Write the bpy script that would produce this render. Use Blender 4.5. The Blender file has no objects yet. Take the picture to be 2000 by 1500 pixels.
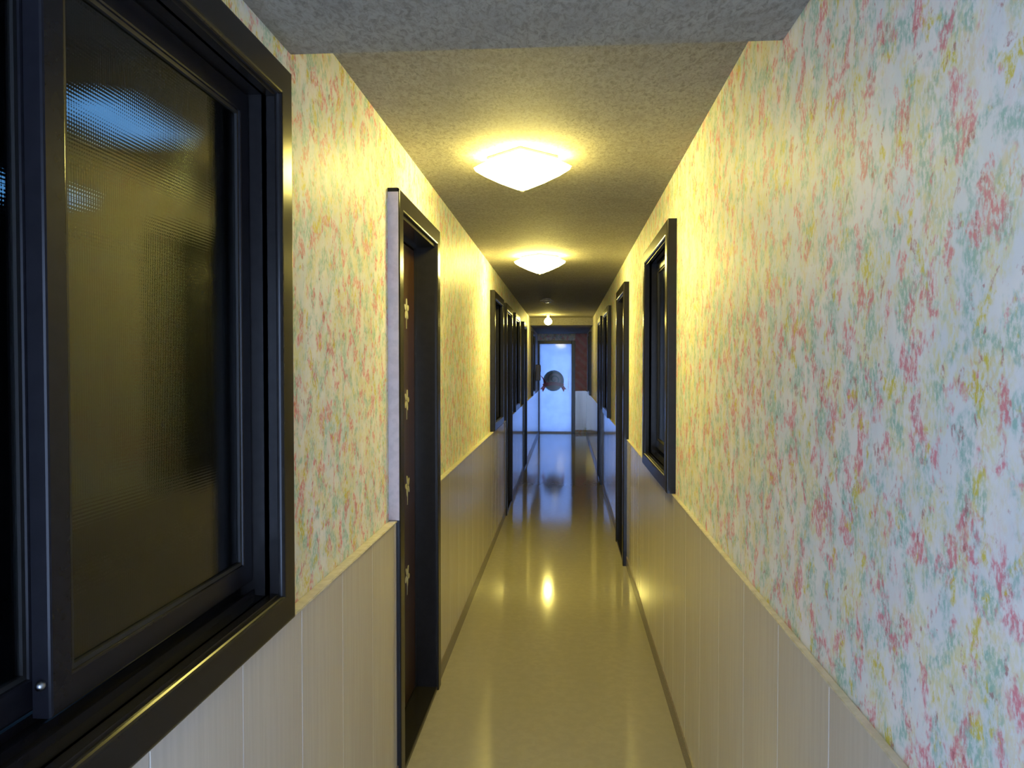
import bpy, bmesh, math, random
from mathutils import Vector
random.seed(7)
S = bpy.context.scene
C = S.collection

# ------------------------------------------------------------------ camera, world, exposure
CAM_H = 1.55
cd = bpy.data.cameras.new('camera'); cam = bpy.data.objects.new('camera', cd); C.objects.link(cam)
cam.location = (0, 0, CAM_H)
cam.rotation_euler = (math.radians(90 - 1.37), 0, math.radians(4.0))
cd.sensor_width = 36; cd.lens = 27.0; cd.clip_start = .02; cd.clip_end = 100
S.camera = cam
w = bpy.data.worlds.new('daylight'); S.world = w; w.use_nodes = True
bg = w.node_tree.nodes['Background']
bg.inputs[0].default_value = (.45, .62, 1.0, 1); bg.inputs[1].default_value = 18.0
S.view_settings.view_transform = 'Standard'; S.view_settings.look = 'None'
S.view_settings.exposure = 0.0; S.view_settings.gamma = 1; S.view_settings.use_curve_mapping = False
LAMP_COL = (1.0, .83, .20); LAMP_STR = 76.0

# ------------------------------------------------------------------ dimensions
XL, XR = -.645, .485            # papered walls
TL, TR = -.617, .472            # faces of the wainscot tiles
H, HS = 2.415, 2.28             # high and low ceiling
Y0, YS1, YS2, Y1 = -1.5, 1.78, 13.9, 17.7
WT = .12                        # wall thickness
WZ = .976                       # top of tiles

# ------------------------------------------------------------------ node helpers
class NT:
    def __init__(s, name):
        s.m = bpy.data.materials.new(name); s.m.use_nodes = True
        s.t = s.m.node_tree; s.n = s.t.nodes
        s.b = s.n['Principled BSDF']; s.out = s.n['Material Output']
        s._co = None
    def add(s, kind, **kw):
        x = s.n.new(kind)
        for k, v in kw.items(): setattr(x, k, v)
        return x
    def link(s, a, b): s.t.links.new(a, b)
    def co(s, scale=(1, 1, 1), loc=(0, 0, 0)):
        if s._co is None: s._co = s.add('ShaderNodeTexCoord')
        m = s.add('ShaderNodeMapping'); m.inputs['Scale'].default_value = scale; m.inputs['Location'].default_value = loc
        s.link(s._co.outputs['Object'], m.inputs[0]); return m.outputs[0]
    def noise(s, vec, scale, detail=3, rough=.5, dist=0):
        x = s.add('ShaderNodeTexNoise'); x.inputs['Scale'].default_value = scale; x.inputs['Detail'].default_value = detail
        x.inputs['Roughness'].default_value = rough; x.inputs['Distortion'].default_value = dist
        s.link(vec, x.inputs['Vector']); return x.outputs[0]
    def ramp(s, v, lo, hi, a=0.0, b=1.0):
        x = s.add('ShaderNodeMapRange'); x.interpolation_type = 'SMOOTHSTEP'
        s.link(v, x.inputs[0])
        for i, q in ((1, lo), (2, hi), (3, a), (4, b)): x.inputs[i].default_value = q
        return x.outputs[0]
    def mul(s, a, b):
        x = s.add('ShaderNodeMath', operation='MULTIPLY')
        for i, q in enumerate((a, b)):
            if isinstance(q, (int, float)): x.inputs[i].default_value = q
            else: s.link(q, x.inputs[i])
        return x.outputs[0]
    def mix(s, f, a, b):
        x = s.add('ShaderNodeMix', data_type='RGBA')
        if isinstance(f, (int, float)): x.inputs[0].default_value = f
        else: s.link(f, x.inputs[0])
        for i, q in ((6, a), (7, b)):
            if isinstance(q, tuple): x.inputs[i].default_value = (*q, 1)
            else: s.link(q, x.inputs[i])
        return x.outputs[2]
    def bump(s, h, strength=.3, dist=.002):
        x = s.add('ShaderNodeBump'); x.inputs['Strength'].default_value = strength; x.inputs['Distance'].default_value = dist
        s.link(h, x.inputs['Height']); s.link(x.outputs[0], s.b.inputs['Normal']); return x.outputs[0]
    def col(s, c):
        if isinstance(c, tuple): s.b.inputs['Base Color'].default_value = (*c, 1)
        else: s.link(c, s.b.inputs['Base Color'])
    def set(s, **kw):
        for k, v in kw.items(): s.b.inputs[k.replace('_', ' ')].default_value = v

def wallpaper():
    t = NT('speckled_wallpaper')
    base = t.mix(t.ramp(t.noise(t.co(), 9, 3), .35, .65), (.83, .82, .80), (.72, .76, .78))
    fine = t.noise(t.co((1, 1, .55)), 150, 3, .7)
    spec = [((.72, .66, .22), 9, (3.1, 7.7, 1.3), .44, .60, .60),
            ((.74, .38, .40), 11, (1.1, 5.7, 4.3), .46, .64, .16),
            ((.24, .50, .44), 15, (9.1, 2.7, 5.3), .47, .62, .80),
            ((.70, .20, .26), 17, (5.1, 1.7, 8.3), .52, .62, .90),
            ((.66, .56, .05), 18, (2.1, 4.7, 6.3), .56, .66, .90),
            ((.42, .12, .14), 30, (7.1, 6.7, 2.3), .60, .68, .75)]
    c = base
    for col, sc, loc, lo, hi, amt in spec:
        m = t.ramp(t.noise(t.co((1, 1, .8), loc), sc * 1.12, 4, .62, .25), lo, hi, 0, amt)
        m = t.mul(m, t.ramp(fine, .36, .60, .12, 1))
        c = t.mix(m, c, col)
    t.col(c); t.set(Roughness=.5)
    t.b.inputs['Specular IOR Level'].default_value = .12
    t.bump(fine, .22, .0012)
    return t.m

def ceiling_mat():
    t = NT('rough_ceiling_paper')
    a = t.noise(t.co((1, .5, 1)), 75, 6, .75, .8)
    b = t.noise(t.co(), 7, 3)
    c = t.mix(t.ramp(a, .30, .62), (.16, .150, .125), (.33, .31, .265))
    c = t.mix(t.ramp(b, .4, .7, 0, .35), c, (.21, .19, .165))
    t.col(c); t.set(Roughness=.8); t.bump(a, .35, .003)
    return t.m

def tile_mat():
    t = NT('beige_wall_tile')
    a = t.noise(t.co((1, 1, .05)), 60, 4, .6)
    b = t.noise(t.co((1, 1, .3)), 5, 2)
    c = t.mix(t.ramp(a, .35, .65), (.52, .475, .42), (.56, .515, .455))
    c = t.mix(t.ramp(b, .4, .7, 0, .4), c, (.49, .44, .39))
    t.col(c); t.set(Roughness=.10, IOR=1.55); t.bump(a, .012, .0008)
    return t.m

def floor_mat():
    t = NT('polished_beige_floor')
    a = t.noise(t.co(), 22, 5, .65)
    b = t.noise(t.co((1, .25, 1)), 3, 3)
    c = t.mix(t.ramp(a, .4, .62), (.30, .275, .215), (.32, .295, .23))
    c = t.mix(t.ramp(b, .4, .65, 0, .5), c, (.28, .26, .20))
    t.col(c); t.set(Roughness=.09, IOR=1.6); t.bump(b, .02, .004)
    return t.m

def plain(name, c, rough=.4, spec=.5, metal=0, grain=0):
    t = NT(name)
    n = t.noise(t.co(), 40, 3)
    t.col(t.mix(t.ramp(n, .35, .65), c, tuple(x * .86 for x in c)))
    t.set(Roughness=rough, Metallic=metal); t.b.inputs['Specular IOR Level'].default_value = spec
    if grain: t.bump(n, grain, .001)
    return t.m

def wood_mat(name, c1, c2, rough=.3):
    t = NT(name)
    a = t.noise(t.co((1, 6, .35)), 14, 5, .65, .5)
    t.col(t.mix(t.ramp(a, .35, .65), c1, c2)); t.set(Roughness=rough); t.bump(a, .05, .001)
    return t.m

def ribbed_glass():
    t = NT('cross_ribbed_glass')
    tc = t.add('ShaderNodeTexCoord'); sp = t.add('ShaderNodeSeparateXYZ'); t.link(tc.outputs['Object'], sp.inputs[0])
    outs = []
    for k in (1, 2):
        m = t.mul(sp.outputs[k], 2 * math.pi / .0055)
        s_ = t.add('ShaderNodeMath', operation='SINE'); t.link(m, s_.inputs[0]); outs.append(s_.outputs[0])
    ad = t.add('ShaderNodeMath', operation='ADD'); t.link(outs[0], ad.inputs[0]); t.link(outs[1], ad.inputs[1])
    bp = t.bump(ad.outputs[0], .05, .0004)
    t.set(Roughness=.04, IOR=1.42); t.b.inputs['Transmission Weight'].default_value = 1.0
    t.col((.26, .31, .33))
    return t.m

def emit(name, c, s):
    t = NT(name)
    t.col((.9, .9, .85)); t.b.inputs['Emission Color'].default_value = (*c, 1); t.b.inputs['Emission Strength'].default_value = s
    return t.m

def film(name, c, tr=.8, gloss=.06):
    """light-passing sheet: translucent + diffuse under a smooth surface"""
    t = NT(name); t.n.remove(t.b)
    n = t.noise(t.co(), 6, 2); cc = t.mix(t.ramp(n, .3, .7), c, tuple(x * .93 for x in c))
    d = t.add('ShaderNodeBsdfDiffuse'); r = t.add('ShaderNodeBsdfTranslucent'); g = t.add('ShaderNodeBsdfGlossy')
    t.link(cc, d.inputs[0]); t.link(cc, r.inputs[0]); g.inputs['Roughness'].default_value = .05
    m = t.add('ShaderNodeMixShader'); m.inputs[0].default_value = tr; t.link(d.outputs[0], m.inputs[1]); t.link(r.outputs[0], m.inputs[2])
    f = t.add('ShaderNodeFresnel'); f.inputs[0].default_value = 1.22
    m2 = t.add('ShaderNodeMixShader'); t.link(f.outputs[0], m2.inputs[0]); t.link(m.outputs[0], m2.inputs[1]); t.link(g.outputs[0], m2.inputs[2])
    t.link(m2.outputs[0], t.out.inputs[0])
    return t.m

M = dict(
    paper=wallpaper(), ceil=ceiling_mat(), tile=tile_mat(), floor=floor_mat(), glass=ribbed_glass(),
    grout=plain('pale_grout', (.52, .55, .60), .7), grout_beige=plain('beige_grout', (.47, .43, .38), .5), trim=plain('cream_tile_trim', (.58, .54, .46), .25),
    base=plain('brown_skirting', (.17, .14, .12), .25),
    black=plain('black_brown_metal', (.015, .014, .014), .20, .16),
    blackm=plain('black_sash_metal', (.011, .011, .014), .25, .13),
    gasket=plain('black_rubber', (.01, .01, .01), .6),
    strip=plain('pale_reflection_tone', (.55, .46, .45), .35), steel=plain('grey_steel', (.35, .36, .38), .3, .5, 1),  # strip: reflected tone of the glossy casing side, given as colour
    wood=wood_mat('brown_door_wood', (.028, .012, .004), (.042, .018, .006)),
    dwood=wood_mat('dark_door_wood', (.018, .011, .008), (.028, .017, .011)),
    flower=plain('pale_flower_print', (.44, .43, .37), .4),
    room=plain('dark_room_paint', (.02, .02, .022), .8),
    gloss=film('frosted_white_glass', (.27, .325, .42)),
    f_grey=film('grey_green_film', (.34, .44, .42), .8), f_pale=film('pale_pink_grey_film', (.66, .60, .60), .8),
    f_pink=film('pink_film', (.80, .26, .30), .8), f_line=film('dark_outline_film', (.12, .13, .18), .8), f_red=film('red_film', (.60, .08, .12), .8),
    lamp=emit('lit_lamp_glass', LAMP_COL, LAMP_STR), lamp_b=emit('lit_lamp_glass_second', LAMP_COL, LAMP_STR * 1.5), bulb=emit('lit_bulb_glass', LAMP_COL, 110),
    lampoff=plain('unlit_lamp_glass', (.42, .40, .36), .15), brass=plain('brushed_fitting_metal', (.5, .45, .35), .35, .5, 1),
    tube=emit('cool_room_lamp', (.16, .48, 1.0), 1.6),
    box=wood_mat('dark_brown_box', (.030, .018, .012), (.06, .03, .015), .35), orange=plain('orange_brown_lid', (.22, .075, .02), .4),
    endred=None)

def end_red():
    t = NT('dull_red_wallpaper')
    wv = t.add('ShaderNodeTexWave'); wv.inputs['Scale'].default_value = 3.2; wv.inputs['Distortion'].default_value = 3; wv.bands_direction = 'DIAGONAL'
    t.link(t.co(), wv.inputs[0])
    c = t.mix(t.ramp(wv.outputs[1], .3, .8), (.60, .24, .24), (.60, .32, .31))
    c = t.mix(t.ramp(t.noise(t.co(), 8, 3), .45, .65, 0, .5), c, (.48, .16, .12))
    t.col(c); t.set(Roughness=.5); return t.m
M['endred'] = end_red()

# ------------------------------------------------------------------ mesh helpers
def obj(name, bm, mat, parent=None, smooth=False):
    bmesh.ops.recalc_face_normals(bm, faces=bm.faces)
    me = bpy.data.meshes.new(name); bm.to_mesh(me); bm.free()
    me.materials.append(M[mat] if isinstance(mat, str) else mat)
    if smooth: me.polygons.foreach_set('use_smooth', [True] * len(me.polygons))
    o = bpy.data.objects.new(name, me); C.objects.link(o)
    if parent: o.parent = parent
    return o
def struct(o): o['kind'] = 'structure'; return o
def empty(name, loc=(0, 0, 0)):
    o = bpy.data.objects.new(name, None); C.objects.link(o); o.location = loc; o.empty_display_size = .1; return o
def tag(o, label, cat, group=None):
    o['label'] = label; o['category'] = cat
    if group: o['group'] = group
    return o
def abox(bm, a, b):
    x0, y0, z0 = (min(p, q) for p, q in zip(a, b)); x1, y1, z1 = (max(p, q) for p, q in zip(a, b))
    v = [bm.verts.new(p) for p in ((x0,y0,z0),(x1,y0,z0),(x1,y1,z0),(x0,y1,z0),(x0,y0,z1),(x1,y0,z1),(x1,y1,z1),(x0,y1,z1))]
    return [bm.faces.new([v[i] for i in f]) for f in ((0,3,2,1),(4,5,6,7),(0,1,5,4),(1,2,6,5),(2,3,7,6),(3,0,4,7))]
def box(a, b, bev=0, seg=2):
    bm = bmesh.new(); abox(bm, a, b)
    if bev: bmesh.ops.bevel(bm, geom=bm.edges[:], offset=bev, segments=seg, affect='EDGES', profile=.5)
    return bm
def frame(rect, prof, s, door=False):
    """sweep profile [(inset, depth)] round a rectangle in the wall plane; depth is |x|; door = three sides"""
    y0, y1, z0, z1 = rect; bm = bmesh.new()
    loops = []
    for t, d in prof:
        if door: pts = [(y0 + t, z0), (y0 + t, z1 - t), (y1 - t, z1 - t), (y1 - t, z0)]
        else: pts = [(y0 + t, z0 + t), (y0 + t, z1 - t), (y1 - t, z1 - t), (y1 - t, z0 + t)]
        loops.append([bm.verts.new((s * d, y, z)) for y, z in pts])
    n = len(loops)
    for i in range(n):
        a, b = loops[i], loops[(i + 1) % n]
        for k in range(3 if door else 4):
            q = (k + 1) % 4
            bm.faces.new((a[k], a[q], b[q], b[k]))
    if door:
        bm.faces.new([l[0] for l in loops]); bm.faces.new([l[3] for l in loops])
    return bm
def rprof(t0, t1, da, db, r=.006, n=3):
    """closed section: back at db, front at da, front corners rounded"""
    p = [(t0, db)]
    for i in range(n + 1):
        a = math.pi / 2 * i / n; p.append((t0 + r - r * math.cos(a), da + r - r * math.sin(a)))
    for i in range(n + 1):
        a = math.pi / 2 * i / n; p.append((t1 - r + r * math.sin(a), da + r - r * math.cos(a)))
    p.append((t1, db)); return p
def lathe(prof, cx, cy, n=24):
    bm = bmesh.new(); rings = []
    for r, z in prof:
        rings.append([bm.verts.new((cx + r * math.cos(2*math.pi*k/n), cy + r * math.sin(2*math.pi*k/n), z)) for k in range(n)])
    for a, b in zip(rings, rings[1:]):
        for k in range(n): bm.faces.new((a[k], a[(k+1) % n], b[(k+1) % n], b[k]))
    bm.faces.new(rings[0]); bm.faces.new(rings[-1]); return bm

# ------------------------------------------------------------------ layout of openings: (y0, y1)
CT, CB = 2.195, .985
WIN_L = [(.290, 1.672), (6.53, 7.5), (9.3, 10.2), (14.3, 15.3)]
DOOR_L = [(2.762, 3.673), (7.87, 8.75), (11.2, 12.05)]
WIN_R = [(3.42, 4.48), (8.28, 9.3), (14.6, 15.6)]
DOOR_R = [(5.95, 6.85), (10.0, 10.85)]
INS = .05    # casing overlaps the hole by this much

# ------------------------------------------------------------------ structure
def wall(name, xw, s, wins, doors):
    """papered wall with holes, made of solid cells between the openings"""
    holes = [(a + INS, b - INS, CB + INS, CT - INS) for a, b in wins] + [(a + INS, b - INS, -.0, CT - INS) for a, b in doors]
    ys = sorted({Y0, Y1} | {h[0] for h in holes} | {h[1] for h in holes}); zs = sorted({0, H, CB + INS, CT - INS})
    bm = bmesh.new(); cells = {}
    def solid(i, j):
        if not (0 <= i < len(ys) - 1 and 0 <= j < len(zs) - 1): return False
        y, z = (ys[i] + ys[i+1]) / 2, (zs[j] + zs[j+1]) / 2
        return not any(a < y < b and c < z < d for a, b, c, d in holes)
    xa, xb = xw, xw + s * WT
    vt = {}
    def V(x, y, z):
        k = (x, y, z)
        if k not in vt: vt[k] = bm.verts.new(k)
        return vt[k]
    for i in range(len(ys) - 1):
        for j in range(len(zs) - 1):
            if not solid(i, j): continue
            a, b, c, d = ys[i], ys[i+1], zs[j], zs[j+1]
            for x in (xa, xb): bm.faces.new((V(x,a,c), V(x,b,c), V(x,b,d), V(x,a,d)))
            for (di, dj, p, q) in ((-1,0,(a,c),(a,d)), (1,0,(b,c),(b,d)), (0,-1,(a,c),(b,c)), (0,1,(a,d),(b,d))):
                if not solid(i + di, j + dj):
                    bm.faces.new((V(xa,*p), V(xa,*q), V(xb,*q), V(xb,*p)))
    return struct(obj(name, bm, 'paper'))
wl = wall('wall_left', XL, -1, WIN_L, DOOR_L)
wr = wall('wall_right', XR, 1, WIN_R, DOOR_R)

struct(obj('floor', box((XL - WT, Y0, -.12), (XR + WT, Y1 + .25, 0)), 'floor'))
# ceiling with the two lower stretches
bm = bmesh.new()
prof = [(Y0, HS), (YS1, HS), (YS1, H), (YS2, H), (YS2, HS), (Y1, HS), (Y1, H + .15), (Y0, H + .15)]
L = [bm.verts.new((XL, y, z)) for y, z in prof]; R = [bm.verts.new((XR, y, z)) for y, z in prof]
for k in range(len(prof)):
    q = (k + 1) % len(prof); bm.faces.new((L[k], L[q], R[q], R[k]))
bm.faces.new(L); bm.faces.new(R)
struct(obj('ceiling', bm, 'ceil'))

# end wall round the white door
DX0, DX1, DZ = -.60, .135, 2.05
bm = bmesh.new()
abox(bm, (XL, Y1, 0), (DX0 - .03, Y1 + .12, HS)); abox(bm, (DX1 + .03, Y1, 0), (XR, Y1 + .12, HS)); abox(bm, (DX0 - .03, Y1, DZ + .03), (DX1 + .03, Y1 + .12, HS))
we = struct(obj('wall_end', bm, 'paper'))
obj('red_wallpaper_panel', box((DX1 + .085, Y1 - .004, WZ), (XR, Y1, HS)), 'endred', we)
tb = obj('wainscot_tile', box((DX1 + .085, Y1 - .02, .07), (TR, Y1, WZ - .005), .002, 1), 'tile', we)

# wall behind the camera with the open doorway the daylight comes through
bm = bmesh.new()
abox(bm, (XL, Y0, 0), (XL + .07, Y0 + .1, HS)); abox(bm, (XR - .07, Y0, 0), (XR, Y0 + .1, HS)); abox(bm, (XL + .07, Y0, 2.08), (XR - .07, Y0 + .1, HS))
struct(obj('wall_back', bm, 'paper'))

# wainscot tiles, grout bed, trims and skirtings
def stretches(doors, lo, hi):
    r, y = [], lo
    for a, b in sorted(doors): r.append((y, a)); y = b
    r.append((y, hi)); return r
PITCH = .33
for side, par, s, xw, xt, wins, doors, off in (('left', wl, -1, XL, TL, WIN_L, DOOR_L, 1.42), ('right', wr, 1, XR, TR, WIN_R, DOOR_R, 1.40)):
    cache = {}
    bmb = bmesh.new(); bmt = bmesh.new(); bmg = bmesh.new()
    for a, b in stretches(doors, Y0, Y1):
        abox(bmg, (xw, a, .0), (xt + s * .004, b, WZ - .004))
        abox(bmb, (xw, a, 0), (xt - s * .005, b, .075))
        abox(bmt, (xw, a, WZ), (xt - s * .003, b, WZ + .007))
        k0 = math.floor((a - off) / PITCH)
        k = k0
        while off + k * PITCH < b - 1e-4:
            ya, yb = max(a, off + k * PITCH), min(b, off + (k + 1) * PITCH); k += 1
            wdt = round(yb - ya, 4)
            if wdt < .02: continue
            key = wdt
            if key not in cache:
                o = obj('wainscot_tile', box((0, .0012, .075), (s * .0115, wdt - .0012, WZ), .0012, 1), 'tile', par)
                cache[key] = o.data
            else:
                o = bpy.data.objects.new('wainscot_tile', cache[key]); C.objects.link(o); o.parent = par
            o.location = (xt + s * random.uniform(0, .0004), ya, 0)
    obj('grout', bmg, 'grout' if s < 0 else 'grout_beige', par)
    struct(obj('baseboard_' + side, bmb, 'base'))
    bmesh.ops.bevel(bmt, geom=bmt.edges[:], offset=.002, segments=2, affect='EDGES')
    struct(obj('trim_1' if side == 'left' else 'trim_2', bmt, 'trim'))

# dark rooms behind the windows
for nm, xa, xb in (('wall_room_left', XL - WT, -3.6), ('wall_room_right', XR + WT, 3.2)):
    bm = bmesh.new(); fs = abox(bm, (xa, -.1, -.02), (xb, 17.0, H + .1))
    s = -1 if xb < 0 else 1
    f = [f for f in fs if all(abs(v.co.x - xa) < 1e-4 for v in f.verts)]
    bmesh.ops.delete(bm, geom=f, context='FACES')
    struct(obj(nm, bm, 'room'))

# ------------------------------------------------------------------ windows
def window(n, y0, y1, s, xw, latch=False):
    d = abs(xw); root = struct(empty('window_%d' % n, (xw, (y0 + y1) / 2, CB)))
    def P(name, bm, mat, par=root, sm=False):
        o = obj(name, bm, mat, par, sm)
        o.matrix_parent_inverse = root.matrix_world.inverted() if par is root else o.matrix_parent_inverse
        return o
    inv = Vector((-xw, -(y0 + y1) / 2, -CB))
    def L(bm):
        bmesh.ops.translate(bm, verts=bm.verts, vec=inv); return bm
    rect = (y0, y1, CB, CT); fr = d - .043
    p = lambda nm, bm, mat, par=root, sm=False: obj(nm, L(bm), mat, par, sm)
    p('casing', frame(rect, rprof(0, .070, fr, d + .0, .009, 4), s), 'black')
    p('jamb', frame(rect, [(.052, fr + .012), (.076, fr + .012), (.076, fr + .030), (.070, fr + .034), (.070, d + WT), (.052, d + WT)], s), 'black')
    # sill track ridges
    bm = bmesh.new()
    for dd in (.022, .052, .090): abox(bm, (s * (d + dd), y0 + .075, CB + .066), (s * (d + dd + .004), y1 - .075, CB + .084))
    p('track', bm, 'blackm')
    ya, yb = y0 + .072, y1 - .072; za, zb = CB + .102, CT - .074; mid = (ya + yb) / 2
    for k, (a, b, dd) in enumerate(((mid - .03 if s < 0 else mid - .03, yb, .026), (ya, mid + .03, .066))):
        sr = (a, b, za, zb)
        sash = p('sash', frame(sr, rprof(0, .046, d + dd, d + dd + .026, .004, 2), s), 'blackm')
        p('gasket', frame(sr, [(.042, d + dd + .004), (.053, d + dd + .004), (.053, d + dd + .018), (.042, d + dd + .018)], s), 'gasket', sash)
        p('pane', box((s * (d + dd + .009), a + .044, za + .044), (s * (d + dd + .014), b - .044, zb - .044)), 'glass', sash)
        if k == 0:
            bm = bmesh.new(); bmesh.ops.create_uvsphere(bm, u_segments=12, v_segments=8, radius=.007); bmesh.ops.translate(bm, verts=bm.verts, vec=(s * (d + dd + .012), a - .004, za + .045))
            p('roller', bm, 'steel', sash, True)
    return root
n = 0
for y0, y1 in WIN_L: n += 1; window(n, y0, y1, -1, XL)
for y0, y1 in WIN_R: n += 1; window(n, y0, y1, 1, XR)

# ------------------------------------------------------------------ side doors
def flower_bm(x, y, z, r, rot):
    bm = bmesh.new()
    for k in range(5):
        a = rot + k * 2 * math.pi / 5; pts = []
        for i in range(10):
            t = i / 10 * 2 * math.pi
            u, v = r * (.56 + .42 * math.cos(t)), r * .25 * math.sin(t)
            pts.append((u * math.cos(a) - v * math.sin(a), u * math.sin(a) + v * math.cos(a)))
        lo = [bm.verts.new((x, y + p[0], z + p[1])) for p in pts]; hi = [bm.verts.new((x + .0015, y + p[0], z + p[1])) for p in pts]
        bm.faces.new(hi); bm.faces.new(lo)
        for i in range(10): bm.faces.new((lo[i], lo[(i+1) % 10], hi[(i+1) % 10], hi[i]))
    # stem
    abox(bm, (x, y - .004, z - r * 1.7), (x + .0012, y + .002, z - r * .2))
    return bm
def door(n, y0, y1, s, xw, wood='dwood', flowers=()):
    d = abs(xw); c = Vector((xw, (y0 + y1) / 2, 0)); root = struct(empty('door_%d' % n, c))
    def p(nm, bm, mat, par=root, sm=False):
        bmesh.ops.translate(bm, verts=bm.verts, vec=-c); return obj(nm, bm, mat, par, sm)
    rect = (y0, y1, 0, CT); fr = d - .043
    p('casing', frame(rect, rprof(0, .075, fr, d, .008, 3), s, True), 'black')
    if n == 1:  # pale reflection on the casing's near side face, painted as a thin strip
        e = p('side_reflection', box((s * (fr + .004), y0 - .0025, WZ + .008), (s * d, y0, CT - .015)), 'strip'); e['label'] = 'pale reflection painted as a strip along the near side of the casing'
    p('jamb', frame(rect, [(.055, fr + .012), (.090, fr + .012), (.090, d + .056), (.104, d + .056), (.104, d + .062), (.104, d + WT), (.055, d + WT)], s, True), 'black')
    p('threshold', box((s * (fr + .006), y0 + .07, 0), (s * (d + WT), y1 - .07, .022), .003, 1), 'black')
    leaf = p('door_leaf', box((s * (d + .064), y0 + .106, .03), (s * (d + .104), y1 - .106, CT - .108), .003, 1), wood)
    for (fy, fz, r, rot) in flowers:
        p('flower', flower_bm(s * (d + .064), fy, fz, r, rot), 'flower', leaf)
    # lever handle on the near edge of the leaf
    bm = bmesh.new(); hy = y0 + .155; abox(bm, (s * (d + .058), hy - .02, .96), (s * (d + .064), hy + .02, 1.12))
    abox(bm, (s * (d + .025), hy - .008, 1.05), (s * (d + .058), hy + .008, 1.066)); abox(bm, (s * (d + .018), hy - .008, 1.05), (s * (d + .030), hy + .11, 1.066))
    bmesh.ops.bevel(bm, geom=bm.edges[:], offset=.003, segments=2, affect='EDGES'); p('handle', bm, 'steel', leaf)
    return root
FL = [(3.39, 1.80, .050, .3), (3.27, 1.60, .042, .9), (3.39, 1.395, .050, 1.3), (3.27, 1.20, .040, .1), (3.40, 1.01, .050, .6), (3.39, .605, .050, 1.0),
      (3.10, 1.70, .045, .2), (3.12, 1.30, .045, .7), (3.10, .82, .045, .4)]
n = 0
for i, (y0, y1) in enumerate(DOOR_L):
    n += 1; door(n, y0, y1, -1, XL, 'wood' if i == 0 else 'dwood', FL if i == 0 else ())
for y0, y1 in DOOR_R: n += 1; door(n, y0, y1, 1, XR)

# ------------------------------------------------------------------ frosted white door at the far end
n += 1
c = Vector(((DX0 + DX1) / 2, Y1, 0)); root = struct(empty('door_%d' % n, c))
def p(nm, bm, mat, par=root, sm=False):
    bmesh.ops.translate(bm, verts=bm.verts, vec=-c); return obj(nm, bm, mat, par, sm)
bm = bmesh.new(); Yf = Y1 - .03
abox(bm, (DX0 - .040, Yf, 0), (DX0, Y1 + .1, DZ + .07)); abox(bm, (DX1, Yf, 0), (DX1 + .08, Y1 + .1, DZ + .07)); abox(bm, (DX0, Yf, DZ), (DX1, Y1 + .1, DZ + .07))
bmesh.ops.bevel(bm, geom=bm.edges[:], offset=.004, segments=1, affect='EDGES')
p('door_frame', bm, 'black')
p('threshold', box((DX0, Yf, 0), (DX1, Y1 + .1, .03), .003, 1), 'base')
leaf = p('door_leaf', box((DX0 - .008, Y1 + .03, .022), (DX1 + .008, Y1 + .045, DZ + .008)), 'gloss')
# badge on the glass: disc, swirl, ribbon with two tails
bx, bz, br, by = -.285, 1.20, .235, Y1 + .028
def flat(pts, y, th=.0015):
    bm = bmesh.new(); a = [bm.verts.new((q[0], y, q[1])) for q in pts]; b = [bm.verts.new((q[0], y + th, q[1])) for q in pts]
    bm.faces.new(a); bm.faces.new(b); m = len(pts)
    for i in range(m): bm.faces.new((a[i], a[(i+1) % m], b[(i+1) % m], b[i]))
    return bm
def strip(pts, wd, y, th=.0015):
    bm = bmesh.new(); rows = []
    for i, q in enumerate(pts):
        a, b = pts[max(i-1, 0)], pts[min(i+1, len(pts)-1)]; t = Vector((b[0]-a[0], b[1]-a[1])).normalized()
        w_ = wd(i / (len(pts) - 1)) if callable(wd) else wd
        rows.append([bm.verts.new((q[0] - t.y * w_ * e, yy, q[1] + t.x * w_ * e)) for e in (-1, 1) for yy in (y, y + th)])
    for r, q in zip(rows, rows[1:]):
        for i, j in ((0, 1), (1, 3), (3, 2), (2, 0)): bm.faces.new((r[i], r[j], q[j], q[i]))
    bm.faces.new([rows[0][k] for k in (0, 1, 3, 2)]); bm.faces.new([rows[-1][k] for k in (0, 1, 3, 2)])
    return bm
circ = lambda r, m=40: [(bx + r * math.cos(2*math.pi*k/m), bz + r * 1.02 * math.sin(2*math.pi*k/m)) for k in range(m)]
badge = p('badge', flat(circ(br), by, .0015), 'f_grey', leaf)
p('badge_inner', flat(circ(br * .86), by - .002), 'f_pale', leaf)
sw = []
for k in range(40):
    t = k / 39; a = -.6 + t * 4.2 * math.pi; r = br * (.80 - .72 * t); sw.append((bx + .02 + r * math.cos(a), bz + .03 + r * math.sin(a)))
p('swirl', strip(sw, lambda t: .016 * (1 - .5 * t), by - .004), 'f_grey', leaf)
arc = [(bx + br * 1.0 * math.cos(a), bz + br * 1.0 * math.sin(a)) for a in [math.radians(-30 + 7 * k) for k in range(18)]]
p('outline', strip(arc, .009, by - .004), 'f_line', leaf)
tail = [(bx - br * 1.22 + .1 * math.sin(k / 11 * 2), bz + .12 - .26 * k / 11) for k in range(12)]
p('flourish', strip(tail, lambda t: .006 + .02 * t, by - .004), 'f_red', leaf)
rb = [(bx + x_ * br, bz - .085 - .05 * (1 - 0) * (abs(x_) ** 2) + .02) for x_ in [-1.0 + 2.0 * k / 20 for k in range(21)]]
p('ribbon', strip(rb, .042, by - .006), 'f_pink', leaf)
for sx in (-1, 1):
    q = [(bx + sx * br * .92, bz - .085), (bx + sx * br * 1.30, bz - .20), (bx + sx * br * 1.12, bz - .195), (bx + sx * br * 1.02, bz - .26), (bx + sx * br * .76, bz - .15)]
    p('ribbon_tail', flat(q, by - .0045), 'f_red', leaf)
bm = bmesh.new(); hx = DX1 - .075
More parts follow.
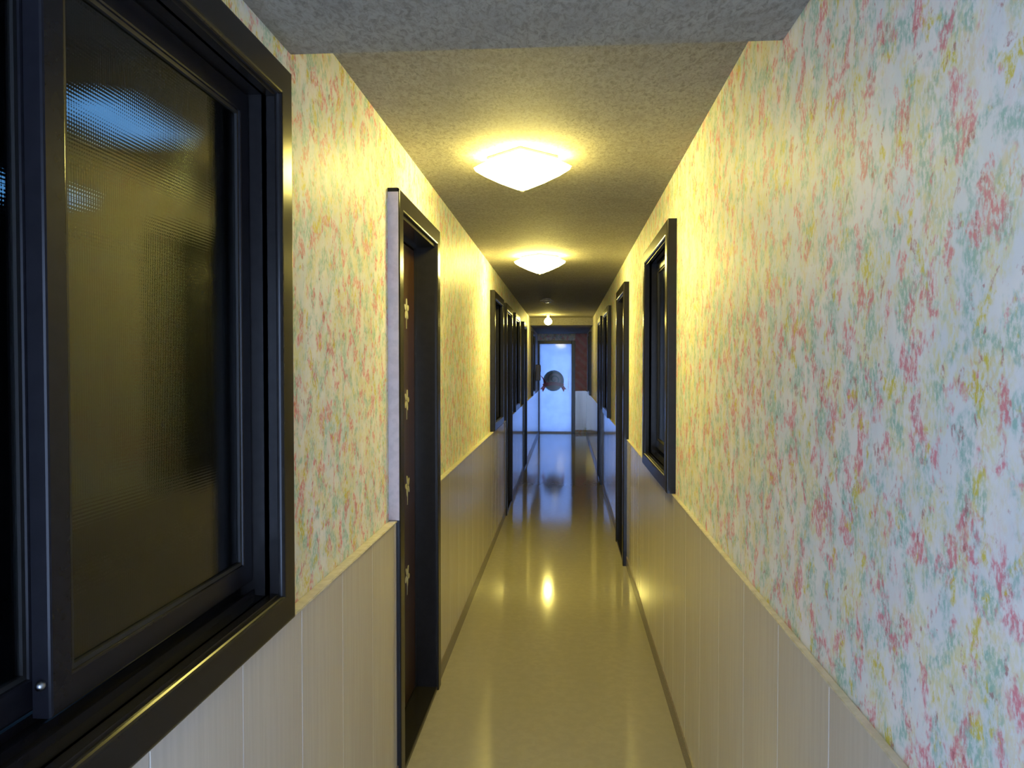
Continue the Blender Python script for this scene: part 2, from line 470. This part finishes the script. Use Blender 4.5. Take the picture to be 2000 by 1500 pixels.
abox(bm, (hx - .007, Y1 - .02, .95), (hx + .007, Y1 - .006, 1.28))
for z in (.99, 1.24): abox(bm, (hx - .006, Y1 - .012, z - .006), (hx + .006, Y1 + .03, z + .006))
bmesh.ops.bevel(bm, geom=bm.edges[:], offset=.002, segments=1, affect='EDGES'); p('handle', bm, 'steel', leaf)

# ------------------------------------------------------------------ ceiling lamps
def square_lamp(x, y, label, glow='lamp'):
    root = tag(empty('ceiling_light', (x, y, H)), label, 'ceiling light')
    # square canopy plate turned 45 degrees
    def ring(bm, r, z): return [bm.verts.new((r * math.cos(math.pi/2*k), r * math.sin(math.pi/2*k), z)) for k in range(4)]
    bm = bmesh.new(); a = ring(bm, .150, 0); b = ring(bm, .150, -.014); bm.faces.new(a); bm.faces.new(b)
    for k in range(4): bm.faces.new((a[k], a[(k+1) % 4], b[(k+1) % 4], b[k]))
    bmesh.ops.bevel(bm, geom=bm.edges[:], offset=.003, segments=1, affect='EDGES'); obj('canopy', bm, 'brass', root)
    bm = bmesh.new(); lv = [(.135, -.014), (.175, -.030), (.202, -.044), (.195, -.058), (.155, -.082), (.09, -.112), (.02, -.138)]
    rs = [ring(bm, r, z) for r, z in lv]; bm.faces.new(rs[0]); bm.faces.new(rs[-1])
    for a, b in zip(rs, rs[1:]):
        for k in range(4): bm.faces.new((a[k], a[(k+1) % 4], b[(k+1) % 4], b[k]))
    obj('lamp_shade', bm, glow, root)
    obj('finial', lathe([(.004, -.138), (.009, -.143), (.006, -.149), (.002, -.153)], 0, 0, 12), 'brass', root, True)
square_lamp(-.18, 3.19, 'lit diamond-shaped ceiling light nearest the camera, largest and brightest')
square_lamp(-.205, 6.08, 'lit diamond-shaped ceiling light second along the corridor, smaller in view', 'lamp_b')
def bulb_lamp(x, y, label, lit):
    root = tag(empty('ceiling_light', (x, y, H)), label, 'ceiling light')
    obj('canopy', lathe([(.05, 0), (.05, -.008), (.03, -.02), (.018, -.03)], 0, 0), 'brass', root, True)
    obj('bulb', lathe([(.014, -.03), (.018, -.045), (.05, -.075), (.066, -.11), (.058, -.145), (.03, -.168), (.004, -.174)] if lit else [(.05, -.012), (.085, -.02), (.09, -.03), (.07, -.045), (.03, -.055), (.004, -.057)], 0, 0), 'bulb' if lit else 'lampoff', root, True)
bulb_lamp(-.245, 9.95, 'unlit round ceiling light on the dark ceiling before the farthest lamp', False)
bulb_lamp(-.30, 13.1, 'small lit round bulb on the ceiling farthest away near the white door', True)

# ------------------------------------------------------------------ dark box on the left wall near the white door
root = tag(empty('wall_box', (XL, 16.6, 1.23)), 'small dark brown box fixed on the left wall just before the white door', 'box')
obj('box_body', box((0, -.11, 0), (.10, .11, .34), .008), 'box', root)
obj('box_lid', box((.098, -.09, .19), (.108, .09, .32), .003, 1), 'orange', root)

# ------------------------------------------------------------------ cool lamps in the dark room behind the near left window
for (x, y, z, a, b, lb) in ((-1.45, 2.42, 2.36, .11, .20, 'cool blue lamp seen through the ribbed glass of the right sash'),
                          (-2.45, 3.35, 2.36, .10, .20, 'cool blue lamp seen at the left edge through the farther sash')):
    root = tag(empty('room_lamp', (x, y, z)), lb, 'ceiling light')
    obj('lamp_housing', box((-a - .015, -b - .015, .0), (a + .015, b + .015, .14), .006, 1), 'room', root)
    obj('diffuser', box((-a, -b, -.03), (a, b, .0), .008, 1), 'tube', root)
